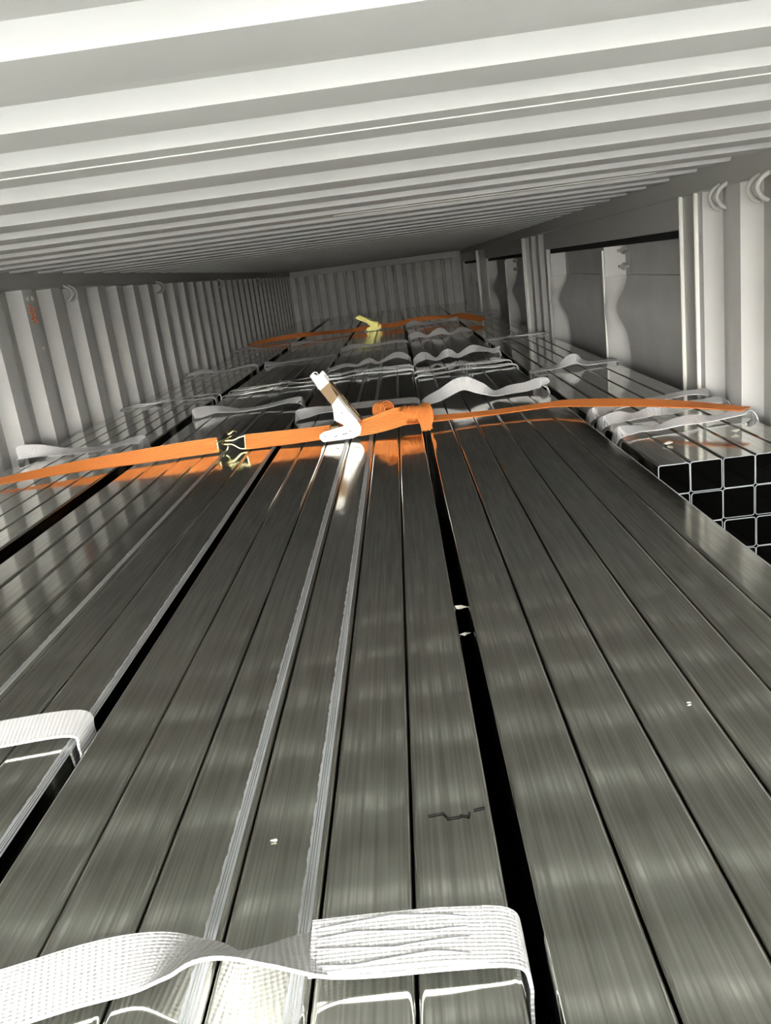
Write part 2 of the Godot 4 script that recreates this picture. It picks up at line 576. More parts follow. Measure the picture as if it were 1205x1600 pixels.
# ---------------------------------------------------------------- ratchet
# base at the origin, its strap along x; turned by the caller
func ratchet(parent: Node3D, at: Vector3, turn: Basis, scale_by: float, m_plate: Material, m_web: Material, handle_turn := 0.0) -> void:
	var g := Node3D.new()
	g.name = "ratchet"
	parent.add_child(g, true)
	g.transform = Transform3D(turn.scaled(Vector3.ONE * scale_by), at)
	var grip_low := [[-0.0709, 0.2103], [-0.0647, 0.2163], [-0.0535, 0.2134], [-0.0489, 0.2059], [-0.0361, 0.2165], [-0.0294, 0.2089], [-0.0165, 0.1843], [-0.0472, 0.1632]]
	var middle := [[-0.0472, 0.1632], [-0.0165, 0.1843], [0.0027, 0.1352], [-0.0181, 0.1146]]
	var arm := [[-0.0181, 0.1146], [0.0027, 0.1352], [0.0228, 0.1014], [0.0514, 0.0603], [0.0599, 0.0441], [0.063, 0.0318], [0.045, 0.020], [0.020, 0.034], [0.0064, 0.0529], [-0.0163, 0.0676], [-0.0159, 0.0998]]
	var base := [[0.0064, 0.0459], [0.030, 0.052], [0.056, 0.045], [0.063, 0.0318], [0.0557, 0.0132], [0.0331, 0.0055], [-0.0595, 0.0044], [-0.0701, 0.017], [-0.0679, 0.0287], [-0.0529, 0.0365]]
	var pivot := Vector3(0.042, 0.032, 0)
	var hb := Basis(Vector3(0, 0, 1), deg_to_rad(handle_turn))
	var ht := Transform3D(hb, pivot - hb * pivot)
	for z in [0.0, -0.056]:
		for q in [["handle_end", grip_low, 0.003, m_plate], ["handle_grip", middle, 0.0026, m_web], ["handle_arm", arm, 0.003, m_plate]]:
			part(q[0], plate(q[1], q[2]), q[3], g).transform = ht * Transform3D(Basis.IDENTITY, Vector3(0, 0, z))
		part("frame_plate", plate(base, 0.003), m_plate, g, Vector3(0, 0, z + (0.0032 if z == 0.0 else -0.0032)))
	# the web that joins the two handle plates, with two slots left open
	var st := begin()
	var d := Vector3(0.0848, -0.1337, 0).normalized()
	var bs := Basis(d, Vector3(-d.y, d.x, 0), Vector3(0, 0, 1))
	var p0 := Vector3(-0.0165, 0.1843, -0.028)
	for seg in [[0.0, 0.055, 0.052], [0.055, 0.085, 0.010], [0.085, 0.10, 0.052], [0.10, 0.14, 0.010], [0.14, 0.155, 0.052]]:
		var c: float = (seg[0] + seg[1]) * 0.5
		for side in ([0.0] if seg[2] > 0.04 else [-0.021, 0.021]):
			var tmp := begin()
			box(tmp, Vector3(c, 0, side), Vector3(seg[1] - seg[0], 0.003, seg[2]), 0.0005)
			st.append_from(done(tmp), 0, Transform3D(bs, p0))
	part("handle_web", st.commit(), m_web, g).transform = ht
	part("grip_bar", rod([Vector3(-0.06, 0.2085, 0.0), Vector3(-0.06, 0.2085, -0.056)], 0.005, 1, 10), M.rubber_and_shade, g).transform = ht
	part("axle", rod([Vector3(0.042, 0.032, 0.012), Vector3(0.042, 0.032, -0.068)], 0.011, 1, 12), m_plate, g)
	part("rivet", rod([Vector3(-0.058, 0.02, 0.008), Vector3(-0.058, 0.02, -0.064)], 0.005, 1, 10), m_plate, g)
	part("pawl", box_mesh(Vector3(0.03, 0.008, 0.05), 0.002), m_web, g, Vector3(-0.02, 0.045, -0.028))
	# marks stamped in the plate
	var ms := begin()
	for q in [[0.030, 0.030, 0.012, 35.0], [0.036, 0.036, 0.010, -50.0], [0.044, 0.038, 0.009, 30.0], [0.010, 0.022, 0.016, 5.0], [-0.018, 0.018, 0.010, 25.0], [-0.052, 0.022, 0.006, -40.0], [0.010, 0.088, 0.006, 60.0]]:
		var tmp := begin()
		box(tmp, Vector3.ZERO, Vector3(q[2], 0.0026, 0.0008), 0.0001)
		ms.append_from(done(tmp), 0, Transform3D(Basis(Vector3(0, 0, 1), deg_to_rad(q[3])), Vector3(q[0], q[1], 0.0054)))
	part("stamped_mark", ms.commit(), M.ink, g)

# ---------------------------------------------------------------- walls
# profile points [z, x] extruded from y0 to y1
func corrugated(points: Array, y0: float, y1: float) -> ArrayMesh:
	var st := begin()
	for k in points.size() - 1:
		var a = points[k]
		var b = points[k + 1]
		quad(st, Vector3(a[1], y0, a[0]), Vector3(b[1], y0, b[0]), Vector3(b[1], y1, b[0]), Vector3(a[1], y1, a[0]), Vector2(a[0], y0), Vector2(b[0], y0), Vector2(b[0], y1), Vector2(a[0], y1))
	return done(st)

# trapezoid waves along z: ridge (towards the room) starts at z0 and runs away from the door
func side_profile(z0: float, from: float, to: float, inner: float, outer: float) -> Array:
	var pitch := 0.281
	var pts := []
	var k0 := int(floor((z0 - from) / pitch)) - 2
	var k := k0
	while true:
		var z := z0 - pitch * k
		for q in [[0.0, inner], [0.095, inner], [0.137, outer], [0.239, outer]]:
			pts.append([z - q[0], q[1]])
		k += 1
		if z < to - 0.5:
			break
	var out := []
	for i in pts.size() - 1:
		var a = pts[i]
		var b = pts[i + 1]
		if b[0] >= from or a[0] <= to:
			continue
		var f0 := clampf((a[0] - from) / (a[0] - b[0]), 0.0, 1.0)
		var f1 := clampf((a[0] - to) / (a[0] - b[0]), 0.0, 1.0)
		if out.is_empty():
			out.append([lerpf(a[0], b[0], f0), lerpf(a[1], b[1], f0)])
		out.append([lerpf(a[0], b[0], f1), lerpf(a[1], b[1], f1)])
	return out

func lashing_ring(rail: Node3D, x: float, side: float, z: float) -> void:
	# a bent steel eye under the rail: two bars and the bow that joins them
	var st := begin()
	for dz in [0.0, -0.055]:
		rod_into(st, [Vector3(x, 0.122, z + dz), Vector3(x - side * 0.022, 0.108, z + dz - 0.004), Vector3(x - side * 0.030, 0.088, z + dz - 0.012), Vector3(x - side * 0.016, 0.066, z + dz - 0.022), Vector3(x + side * 0.004, 0.056, z + dz - 0.028)], 0.0065, 4, 8)
	part("lashing_ring", done(st), M.frame, rail)

# pressed sheet in an opening of the wall, z from near to far; wall recedes behind it
func pressed_sheet(near: float, far: float, y0: float, y1: float, sd: int) -> ArrayMesh:
	var st := begin()
	var nz := 44
	var ny := 40
	var w := near - far
	var grid := []
	for j in ny + 1:
		var y := lerpf(y0, y1, float(j) / ny)
		var row := []
		for i in nz + 1:
			var s := float(i) / nz           # 0 at the far edge
			var z := far + w * s
			var d := s * w
			var b := exp(-pow((y + 0.275) / 0.075, 2.0))
			b += 0.35 * exp(-pow((y + 0.33) / 0.12, 2.0))
			var slope := clampf((d - 0.012) / 0.055, 0.0, 1.0)
			var x := 0.950 + 0.085 * slope
			var fade := 1.0 - smoothstep(0.06, 0.9, d / w)
			x -= 0.046 * b * fade * smoothstep(0.0, 0.05, d)
			# narrow pressed fold beside the slope, and the return at the near edge
			x += 0.004 * sin(s * 9.0 + sd) * (1.0 - fade)
			x -= 0.030 * smoothstep(w - 0.12, w - 0.10, d)
			row.append(Vector3(x, y, z))
		grid.append(row)
	for j in ny:
		for i in nz:
			quad(st, grid[j][i], grid[j][i + 1], grid[j + 1][i + 1], grid[j + 1][i], Vector2(i, j), Vector2(i + 1, j), Vector2(i + 1, j + 1), Vector2(i, j + 1), 1)
	return done(st)

func upper_sheet(near: float, far: float, y0: float, y1: float) -> ArrayMesh:
	var w := near - far
	var pts := [[far, 0.953], [far + 0.015, 0.953], [far + 0.067, 1.034], [far + 0.13, 1.040], [far + 0.16, 1.036], [far + w * 0.6, 1.040], [near - 0.12, 1.036], [near - 0.10, 1.006], [near, 1.006]]
	pts.reverse()
	return corrugated(pts, y0, y1)

# ---------------------------------------------------------------- scene
func _ready() -> void:
	rng.seed = 4711
	# camera: a phone held in the doorway just above the load, tilted
	var cam := Camera3D.new()
	cam.name = "camera"
	cam.fov = 63.40
	cam.near = 0.02
	cam.far = 300.0
	cam.rotation_order = EULER_ORDER_YXZ
	cam.rotation_degrees = Vector3(-15.937, 2.602, -7.448)
	add_child(cam)
	cam.current = true
	# sky over the yard
	var sky_mat := ProceduralSkyMaterial.new()
	sky_mat.sky_top_color = Color(0.72, 0.75, 0.78)
	sky_mat.sky_horizon_color = Color(1.0, 0.985, 0.96)
	sky_mat.ground_bottom_color = Color(0.55, 0.54, 0.52)
	sky_mat.ground_horizon_color = Color(0.80, 0.79, 0.77)
	sky_mat.sky_curve = 0.2
	sky_mat.sky_energy_multiplier = 1.0
	var sky := Sky.new()
	sky.sky_material = sky_mat
	var env := Environment.new()
	env.background_mode = Environment.BG_SKY
	env.sky = sky
	env.tonemap_mode = Environment.TONE_MAPPER_LINEAR
	env.tonemap_exposure = 64.0
	env.sdfgi_enabled = true
	env.ssao_enabled = true
	env.ssil_enabled = true
	var we := WorldEnvironment.new()
	we.name = "environment"
	we.environment = env
	add_child(we)
	# high sun from the side: it lights the yard, not the inside
	var sun := DirectionalLight3D.new()
	sun.name = "sun"
	sun.light_energy = 0.25
	sun.light_color = Color(1.0, 0.97, 0.92)
	sun.light_angular_distance = 0.5
	sun.shadow_enabled = true
	add_child(sun)
	sun.look_at_from_position(Vector3(8, 12, -2.5), Vector3.ZERO, Vector3.UP)

	make_materials()
	build_shell()
	build_bundles()
	build_slings()
	build_straps()
	build_scraps()

func build_shell() -> void:
	var mid := (BACK + DOOR) * 0.5
	var length := DOOR - BACK
	# yard and floor
	var ground := structure("ground", "pale concrete yard outside the open doors")
	part("slab", box_mesh(Vector3(80, 0.2, 80), 0.0), M.ground, ground, Vector3(0, FLOOR - 0.30, 10))
	var floor_node := structure("floor", "worn plywood floor of the container under the load")
	part("deck", box_mesh(Vector3(2.62, 0.06, length + 0.1), 0.0), M.floor, floor_node, Vector3(-0.22, FLOOR - 0.03, mid))
	part("underframe", box_mesh(Vector3(2.6, 0.14, length + 0.1), 0.0), M.skin, floor_node, Vector3(-0.22, FLOOR - 0.13, mid))

	# roof: trapezoid waves run across; each low ridge begins at ridge[k]
	var ridges := [-1.14, -0.93, -0.71, -0.50, -0.26, -0.03, 0.17, 0.40, 0.633, 0.857, 1.055, 1.337, 1.631, 1.889]
	while ridges[-1] < 11.45:
		ridges.append(ridges[-1] + 0.257)
	var prof := []
	var high := LOW + 0.020
	for k in ridges.size():
		var z: float = ridges[k]
		var nxt: float = ridges[k + 1] if k + 1 < ridges.size() else z + 0.257
		var wide: float = clampf((nxt - z) * 0.46, 0.08, 0.125)
		prof.append([z - 0.014, high])
		prof.append([z, LOW])
		prof.append([z + wide, LOW])
		prof.append([z + wide + 0.014, high])
	prof.append([-BACK + 0.02, high])
	prof.push_front([-DOOR, high])
	var st := begin()
	for k in prof.size() - 1:
		var a = prof[k]
		var b = prof[k + 1]
		var x0 := XL + 0.01
		var x1 := XR + 0.005
		quad(st, Vector3(x0, a[1], -a[0]), Vector3(x1, a[1], -a[0]), Vector3(x1, b[1], -b[0]), Vector3(x0, b[1], -b[0]), Vector2(x0, a[0]), Vector2(x1, a[0]), Vector2(x1, b[0]), Vector2(x0, b[0]))
	var ceiling := structure("ceiling", "corrugated grey steel container roof with waves running across")
	part("roof_sheet", done(st), M.roof, ceiling)
	part("outer_skin", box_mesh(Vector3(2.70, 0.02, length + 0.3), 0.0), M.skin, ceiling, Vector3((XL + XR) * 0.5 + 0.03, 0.245, mid - 0.15))
	part("weld_bead", box_mesh(Vector3(XR - XL - 0.02, 0.0016, 0.0016), 0.0004), M.bead, ceiling, Vector3((XL + XR) * 0.5, LOW - 0.0008, -1.107))
	part("weld_bead", box_mesh(Vector3(0.9, 0.002, 0.003), 0.0006), M.bead, ceiling, Vector3(0.3, LOW - 0.0008, -2.46))

	# top rails
	var rail_l := structure("trim_1", "grey top side rail over the corrugated wall")
	part("rail", box_mesh(Vector3(0.08, 0.125, length), 0.004), M.frame, rail_l, Vector3(XL - 0.028, 0.1745, mid))
	for z in [-3.66, -5.10, -6.9, -8.9]:
		lashing_ring(rail_l, XL + 0.006, -1.0, z)
	var rail_r := structure("trim_2", "grey top side rail over the panelled wall")
	part("rail", box_mesh(Vector3(0.16, 0.125, length), 0.004), M.frame, rail_r, Vector3(XR + 0.075, 0.1745, mid))
	for z in [-2.165, -2.43, -1.0]:
		lashing_ring(rail_r, XR + 0.002, 1.0, z)
	var head := structure("trim_3", "door header beam over the open end")
	part("beam", box_mesh(Vector3(2.62, 0.10, 0.10), 0.006), M.frame, head, Vector3(-0.24, 0.205, DOOR + 0.05))
	for x in [XL - 0.07, XR + 0.14]:
		part("corner_post", box_mesh(Vector3(0.14, 2.55, 0.12), 0.006), M.frame, head, Vector3(x, -1.02, DOOR + 0.06))

	# left wall
	var wl := structure("wall_left", "plain corrugated grey steel side wall")
	part("corrugated_sheet", corrugated(side_profile(-3.264, DOOR, BACK, XL, XL - 0.045), FLOOR, 0.118), M.wall, wl)
	part("outer_skin", box_mesh(Vector3(0.01, 2.56, length + 0.3), 0.0), M.skin, wl, Vector3(XL - 0.085, -1.03, mid - 0.15))
	# ventilator: two rivets and a field of orange discs painted as daylight through small holes
	var disc := CylinderMesh.new()
	disc.top_radius = 0.0062; disc.bottom_radius = 0.0062; disc.height = 0.004; disc.radial_segments = 12; disc.rings = 1
	var sx := XL + 0.0005
	for q in [[-3.300, 0.079], [-3.345, 0.078]]:
		var rv := part("rivet", disc, M.vent_white, wl, Vector3(sx, q[1], q[0]))
		rv.rotation_degrees = Vector3(0, 0, 90)
		rv.scale = Vector3(1.5, 1.0, 1.5)
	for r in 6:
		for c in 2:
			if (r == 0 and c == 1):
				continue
			var light_dot := part("vent_light_dot", disc, M.vent_glow, wl, Vector3(sx, 0.052 - r * 0.0125, -3.300 - c * 0.030 - (r % 2) * 0.013))
			light_dot.rotation_degrees = Vector3(0, 0, 90)
			light_dot.scale = Vector3(0.75, 1.0, 1.5)
	var spk := part("paint_chip", disc, M.vent_white, wl, Vector3(sx, -0.115, -3.34))
	spk.rotation_degrees = Vector3(0, 0, 90)
	part("weld_bead", box_mesh(Vector3(0.004, 0.19, 0.004), 0.001), M.bead, wl, Vector3(XL - 0.0435, 0.015, -4.26))

	# end wall
	var wb := structure("wall_back", "corrugated end wall at the far end")
	var pts := []
	var x := XL - 0.02
	while x < XR + 0.10:
		for q in [[0.0, BACK], [0.078, BACK], [0.100, BACK - 0.055], [0.112, BACK - 0.055]]:
			pts.append([x + q[0], q[1]])
		x += 0.134
	st = begin()
	for k in pts.size() - 1:
		var a = pts[k]
		var b = pts[k + 1]
		quad(st, Vector3(a[0], FLOOR, a[1]), Vector3(a[0], 0.2, a[1]), Vector3(b[0], 0.2, b[1]), Vector3(b[0], FLOOR, b[1]), Vector2(a[0], 0), Vector2(a[0], 2), Vector2(b[0], 2), Vector2(b[0], 0))
	part("corrugated_sheet", done(st), M.wall, wb)
	part("outer_skin", box_mesh(Vector3(2.72, 2.6, 0.01), 0.0), M.skin, wb, Vector3(-0.22, -1.03, BACK - 0.075))
	part("header_beam", box_mesh(Vector3(2.20, 0.080, 0.09), 0.006), M.roof, wb, Vector3(-0.29, 0.132, BACK + 0.046))
	for px in [XL + 0.03, 0.83]:
		part("corner_post", box_mesh(Vector3(0.09, 2.27, 0.07), 0.006), M.wall, wb, Vector3(px, -1.0, BACK + 0.036))
		part("corner_block", box_mesh(Vector3(0.10, 0.09, 0.085), 0.006), M.roof, wb, Vector3(px, 0.133, BACK + 0.043))

	# right wall: corrugated sheet by the door, then three openings closed by pressed sheets
	var wr := structure("wall_right", "side wall of grey steel with recessed pressed panels between posts")
	part("outer_skin", box_mesh(Vector3(0.01, 2.56, length + 0.3), 0.0), M.skin, wr, Vector3(XR + 0.16, -1.03, mid - 0.15))
	part("corrugated_sheet", corrugated(side_profile(-2.352, DOOR, -2.672, XR, XR + 0.045), FLOOR, 0.118), M.wall, wr)
	var openings := [[-2.82, -5.30], [-6.20, -8.75], [-9.62, -11.60]]
	var prev := -2.672
	for k in 3:
		var a: float = openings[k][0]
		var b: float = openings[k][1]
		if k > 0:
			part("corrugated_sheet", corrugated(side_profile(prev - 0.27, prev - 0.06, a + 0.10, XR + 0.004, XR + 0.045), FLOOR, 0.118), M.wall, wr)
			part("post", box_mesh(Vector3(0.11, 2.40, 0.06), 0.005), M.frame, wr, Vector3(XR + 0.055, -1.085, prev - 0.03))
		# posts beside the opening, with folded lips that face the door
		var pz := -2.672 if k == 0 else a + 0.10
		part("post", box_mesh(Vector3(0.10, 2.40, pz - a), 0.005), M.frame, wr, Vector3(XR + 0.050, -1.085, (pz + a) * 0.5))
		for lip in [pz - 0.006, a + 0.006]:
			part("post_lip", box_mesh(Vector3(0.014, 2.40, 0.012), 0.003), M.bead, wr, Vector3(XR - 0.004, -1.085, lip))
		# plate over the opening, and a black strip painted as the shade in the slot below it
		part("header_plate", box_mesh(Vector3(0.03, 0.105, a - b + 0.02), 0.004), M.frame, wr, Vector3(XR + 0.014, 0.0665, (a + b) * 0.5))
		part("slot_shade", box_mesh(Vector3(0.10, 0.026, a - b), 0.004), M.rubber_and_shade, wr, Vector3(XR + 0.075, 0.001, (a + b) * 0.5))
		var bar := a - (a - b) * 0.475
		part("mullion", box_mesh(Vector3(0.07, 2.27, 0.10), 0.006), M.frame, wr, Vector3(XR + 0.055, -1.16, bar))
		part("mullion_lip", box_mesh(Vector3(0.012, 2.27, 0.012), 0.003), M.bead, wr, Vector3(XR + 0.016, -1.16, bar + 0.05))
		for s in [[a - 0.004, bar + 0.052], [bar - 0.052, b + 0.012]]:
			part("pressed_sheet", pressed_sheet(s[0], s[1], -0.85, -0.141, k), M.wall, wr)
			part("lower_sheet", upper_sheet(s[0], s[1], FLOOR, -0.85), M.wall, wr)
			part("upper_sheet", upper_sheet(s[0], s[1], -0.1405, -0.012), M.wall, wr)
			var fr := part("sheet_seam", box_mesh(Vector3(0.012, 0.004, (s[0] - s[1]) - 0.30), 0.001), M.frame, wr, Vector3(1.034, -0.1405, (s[0] + s[1]) * 0.5 + 0.05))
			fr.name = "sheet_seam"
		# bow-tie clips on the nearer sheet
		for y in [-0.034, -0.102]:
			var clip := begin()
			for e in [-1, 1]:
				_face(clip, [Vector3(1.000, y, bar + 0.12), Vector3(1.012, y + 0.018, bar + 0.12 + e * 0.045), Vector3(1.012, y - 0.018, bar + 0.12 + e * 0.045)], Vector3(1.1, y, bar + 0.12))
				_face(clip, [Vector3(1.000, y, bar + 0.12), Vector3(1.012, y - 0.018, bar + 0.12 + e * 0.045), Vector3(1.045, y, bar + 0.12 + e * 0.045)], Vector3(1.1, y, bar + 0.12))
				_face(clip, [Vector3(1.000, y, bar + 0.12), Vector3(1.012, y + 0.018, bar + 0.12 + e * 0.045), Vector3(1.045, y, bar + 0.12 + e * 0.045)], Vector3(1.1, y, bar + 0.12))
			part("clip", done(clip), M.frame, wr)
		prev = b
	part("post", box_mesh(Vector3(0.11, 2.40, 0.2), 0.005), M.frame, wr, Vector3(XR + 0.055, -1.085, prev - 0.1))

var bundles := []

func build_bundles() -> void:
	var far := -11.62
	var near := 1.05
	# [label, left x, columns, tube, pitch, near end z, special tubes]
	var rows := [
		["long bundle of dark square steel tubes lying along the plain corrugated wall", -1.400, 6, 0.075, 0.0755, near, {}],
		["second tube bundle from the corrugated wall, the one under the linked wire hooks", -0.893, 6, 0.075, 0.0755, near, {3: M.welded, 5: M.welded_edge}],
		["tube bundle with two silver weld lines, under the raised ratchet handle", -0.420, 6, 0.075, 0.0754, near, {2: M.welded, 3: M.welded}],
		["tube bundle between the ratchet bundle and the short bundle by the panelled wall", 0.0515, 6, 0.075, 0.0755, near, {5: M.welded_edge}],
		["short five-wide tube bundle with open tube ends along the panelled wall", 0.551, 5, 0.0732, 0.0745, -1.87, {}],
	]
	for r in rows:
		var h: float = 6 * r[4]
		var y := TOP - h if r[2] == 6 else -0.5005 - h
		var b := tube_bundle(r[0], Vector3(r[1], y, r[5]), r[2], 6, r[3], r[4], r[5] - far, r[6], "tube bundles on top of the load")
		bundles.append(b)
	# the layers under them, glimpsed only down the gaps
	var whose := ["the bundle by the corrugated wall", "the bundle under the linked hooks", "the ratchet bundle", "the fourth bundle", "the short bundle"]
	for layer in 3:
		for k in 5:
			var src: Node3D = bundles[k]
			var o: Node3D = src.duplicate()
			o.name = numbered("steel_tube_bundle")
			add_child(o, true)
			o.position.y = src.position.y - (layer + 1) * (6 * rows[k][4] + (0.0 if k < 4 else 0.0012))
			o.set_meta("label", "tube bundle %s below %s, glimpsed down the gap" % [["one layer", "two layers", "three layers"][layer], whose[k]])
			o.set_meta("group", "tube bundles deep in the load")
	# binding wire
	wire_tie(bundles[0], 0.453, 0.453, -4.06, 0.45, 0.10)
	wire_tie(bundles[1], 0.453, 0.453, -4.04, 0.55, 0.12)
	wire_tie(bundles[1], 0.453, 0.453, -4.22, 0.62, 0.10)
	wire_tie(bundles[2], 0.452, 0.453, -4.18, 0.45, 0.02)
	wire_tie(bundles[2], 0.452, 0.453, -4.33, 0.42, 0.04)
	wire_tie(bundles[3], 0.453, 0.453, -3.86, 0.50, 0.02)
	wire_tie(bundles[3], 0.453, 0.453, -4.05, 0.47, 0.02)
	wire_tie(bundles[4], 0.372, 0.447, -5.42, 0.4, 0.02)
	# pen marks on the ratchet bundle
	var st := begin()
	for q in [[-0.021, 0.000, 0.020, 8.0], [-0.008, 0.004, 0.012, -60.0], [0.002, 0.007, 0.018, 6.0], [0.016, 0.006, 0.012, -20.0], [0.022, 0.005, 0.010, 78.0], [0.036, -0.002, 0.014, 12.0]]:
		var tmp := begin()
		box(tmp, Vector3.ZERO, Vector3(q[2] * 0.75, 0.0003, 0.0017), 0.0001)
		st.append_from(done(tmp), 0, Transform3D(Basis(Vector3.UP, deg_to_rad(q[3])), Vector3(0.415 + q[0] * 0.7, 0.4527, -0.655 - bundles[2].position.z + q[1])))
	part("pen_mark", st.commit(), M.ink, bundles[2])

func build_slings() -> void:
	var b := []
	for k in 5:
		var n: Node3D = bundles[k]
		b.append([n.position.x, n.position.x + [0.453, 0.453, 0.4524, 0.453, 0.3725][k], TOP if k < 4 else -0.500])
	# foreground loop with its sewn end
	var a := sling("white sling with a sewn patch, twisted over the ratchet bundle by the doors", b[2][0], b[2][1], b[2][2], -0.495, [[0.0, 0.000, 6.0, 0.022], [0.14, 0.002, 10.0, 0.018], [0.28, 0.003, 11.0, 0.002], [0.38, 0.003, 6.0, -0.008], [0.46, 0.002, -18.0, -0.003], [0.53, 0.001, -40.0, 0.006], [0.60, 0.001, -30.0, 0.006], [0.69, 0.003, -6.0, 0.0], [0.78, 0.004, 8.0, 0.0], [0.90, 0.004, 9.0, 0.0], [1.0, 0.001, 6.0, 0.0]])
	var pr := []
	for i in 9:
		var t := i / 8.0
		pr.append([0.075 + 0.128 * t, 0.0142 + 0.001 * sin(t * 3.0) - 0.012 * maxf(0, t - 0.8), 0.0, 0.0, 0.13, -0.99])
	part("sewn_patch", band(pr, 0.047, 0.0022), M.sling, a)
	for s in 4:
		var zz := -0.017 + s * 0.011
		var th := []
		for i in 9:
			var t := i / 8.0
			var off := zz + 0.005 * (absf(fmod(t * 2.0 + s * 0.5, 2.0) - 1.0) - 0.5)
			th.append(Vector3(0.08 + 0.112 * t, 0.0157 - off * 0.13 + 0.001 * sin(t * 3.0) - 0.012 * maxf(0, t - 0.85), off))
		part("stitching", rod(th, 0.0006, 2, 5), M.thread, a)
	sling("white ribbed sling pulled flat over the second bundle, by the doors", b[1][0], b[1][1], b[1][2], -0.885, [[0.0, 0.003, 5.0, 0.06], [0.3, 0.004, 6.0, 0.05], [0.6, 0.005, 8.0, 0.03], [0.82, 0.005, 9.0, 0.012], [1.0, 0.003, 6.0, 0.0]])
	# bundle along the corrugated wall
	sling("white sling lying loosely over the wall bundle just behind the orange strap", b[0][0], b[0][1], b[0][2], -2.90, [[0.0, 0.006, 60.0, 0.03], [0.12, 0.006, 52.0, 0.0], [0.3, 0.003, 22.0, 0.0], [0.55, 0.002, 9.0, 0.0], [0.72, 0.004, 9.0, 0.0], [0.9, 0.014, 16.0, 0.0], [1.0, 0.008, 24.0, 0.02]])
	sling("white sling over the wall bundle, next beyond its wire tie", b[0][0], b[0][1], b[0][2], -5.40, [[0.0, 0.0, 10.0, 0.05], [0.2, 0.008, 22.0, 0.0], [0.4, 0.002, 8.0, 0.0], [0.6, 0.003, 6.0, 0.0], [0.88, 0.016, 8.0, 0.0], [1.0, 0.010, 10.0, 0.0]], 0.045)
	sling("white sling over the wall bundle, just in front of the far orange strap", b[0][0], b[0][1], b[0][2], -7.05, [[0.0, 0.004, 10.0, 0.06], [0.25, 0.014, 14.0, -0.02], [0.5, 0.002, 5.0, 0.0], [0.75, 0.004, 6.0, 0.0], [1.0, 0.006, 8.0, 0.0]], 0.045)
	# second bundle
	sling("white sling over the second bundle, behind the linked wire hooks", b[1][0], b[1][1], b[1][2], -3.45, [[0.0, 0.0, 40.0, 0.05], [0.15, 0.006, 30.0, -0.02], [0.4, 0.002, 7.0, 0.0], [0.65, 0.004, 8.0, 0.0], [0.88, 0.014, 12.0, 0.0], [1.0, 0.008, 20.0, 0.03]])
	sling("white sling over the second bundle, next beyond its wire ties", b[1][0], b[1][1], b[1][2], -5.45, [[0.0, 0.002, 30.0, 0.05], [0.2, 0.002, 8.0, 0.0], [0.5, 0.004, 14.0, 0.0], [0.8, 0.008, 6.0, 0.0], [1.0, 0.008, 8.0, 0.0]], 0.045)
	sling("white sling over the second bundle, just in front of the far strap", b[1][0], b[1][1], b[1][2], -6.90, [[0.0, 0.002, 30.0, 0.08], [0.2, 0.012, 20.0, -0.02], [0.6, 0.003, 5.0, 0.0], [1.0, 0.010, 8.0, 0.0]], 0.045)
	# ratchet bundle
	sling("white sling over the ratchet bundle, directly behind the raised ratchet handle", b[2][0], b[2][1], b[2][2], -3.08, [[0.0, 0.0, 35.0, 0.05], [0.15, 0.010, 24.0, 0.01], [0.3, 0.012, 14.0, 0.0], [0.5, 0.012, 16.0, 0.0], [0.8, 0.010, 14.0, 0.0], [1.0, 0.004, 14.0, 0.0]])
	sling("crumpled white sling over the ratchet bundle, next beyond its wire ties", b[2][0], b[2][1], b[2][2], -4.66, [[0.0, 0.0, 10.0, 0.06], [0.2, 0.010, 15.0, 0.0], [0.35, 0.004, 8.0, 0.02], [0.5, 0.012, 30.0, -0.01], [0.62, 0.004, 8.0, 0.0], [0.85, 0.024, 35.0, 0.0], [1.0, 0.004, 20.0, 0.04]], 0.045)
	sling("white sling over the ratchet bundle, last before the far ratchet", b[2][0], b[2][1], b[2][2], -5.85, [[0.0, 0.0, 20.0, 0.08], [0.2, 0.010, 28.0, 0.0], [0.5, 0.004, 14.0, 0.0], [0.8, 0.012, 18.0, 0.0], [1.0, 0.004, 14.0, 0.0]], 0.045)
	# fourth bundle
	sling("white sling with a tall hump over the fourth bundle, just behind the orange strap", b[3][0], b[3][1], b[3][2], -3.03, [[0.0, 0.0, 20.0, 0.02], [0.14, 0.010, 42.0, 0.0], [0.32, 0.034, 66.0, -0.01], [0.46, 0.016, 50.0, 0.0], [0.58, 0.004, 14.0, 0.01], [0.72, 0.004, 28.0, 0.0], [0.84, 0.006, 30.0, 0.0], [0.95, 0.012, 36.0, 0.0], [1.0, 0.008, 24.0, 0.02]])
	sling("wavy white sling over the fourth bundle, next beyond its wire ties", b[3][0], b[3][1], b[3][2], -4.45, [[0.0, 0.0, 20.0, 0.04], [0.12, 0.016, 45.0, 0.0], [0.26, 0.003, 12.0, 0.0], [0.40, 0.012, 52.0, -0.01], [0.52, 0.003, 20.0, 0.0], [0.70, 0.022, 42.0, 0.0], [0.90, 0.014, 14.0, 0.0], [1.0, 0.006, 30.0, 0.04]])
	sling("white sling with three waves over the fourth bundle, third from the doors", b[3][0], b[3][1], b[3][2], -6.05, [[0.0, 0.0, 30.0, 0.04], [0.14, 0.010, 50.0, 0.0], [0.30, 0.002, 15.0, 0.0], [0.50, 0.014, 58.0, 0.0], [0.66, 0.002, 10.0, 0.0], [0.84, 0.016, 30.0, 0.0], [1.0, 0.006, 10.0, 0.0]])
	sling("white sling over the fourth bundle, crossing just in front of the far strap", b[3][0], b[3][1], b[3][2], -7.42, [[0.0, 0.0, 20.0, 0.05], [0.15, 0.014, 44.0, 0.0], [0.35, 0.006, 18.0, 0.0], [0.6, 0.006, 14.0, 0.0], [0.86, 0.014, 20.0, 0.0], [1.0, 0.006, 30.0, 0.05]])
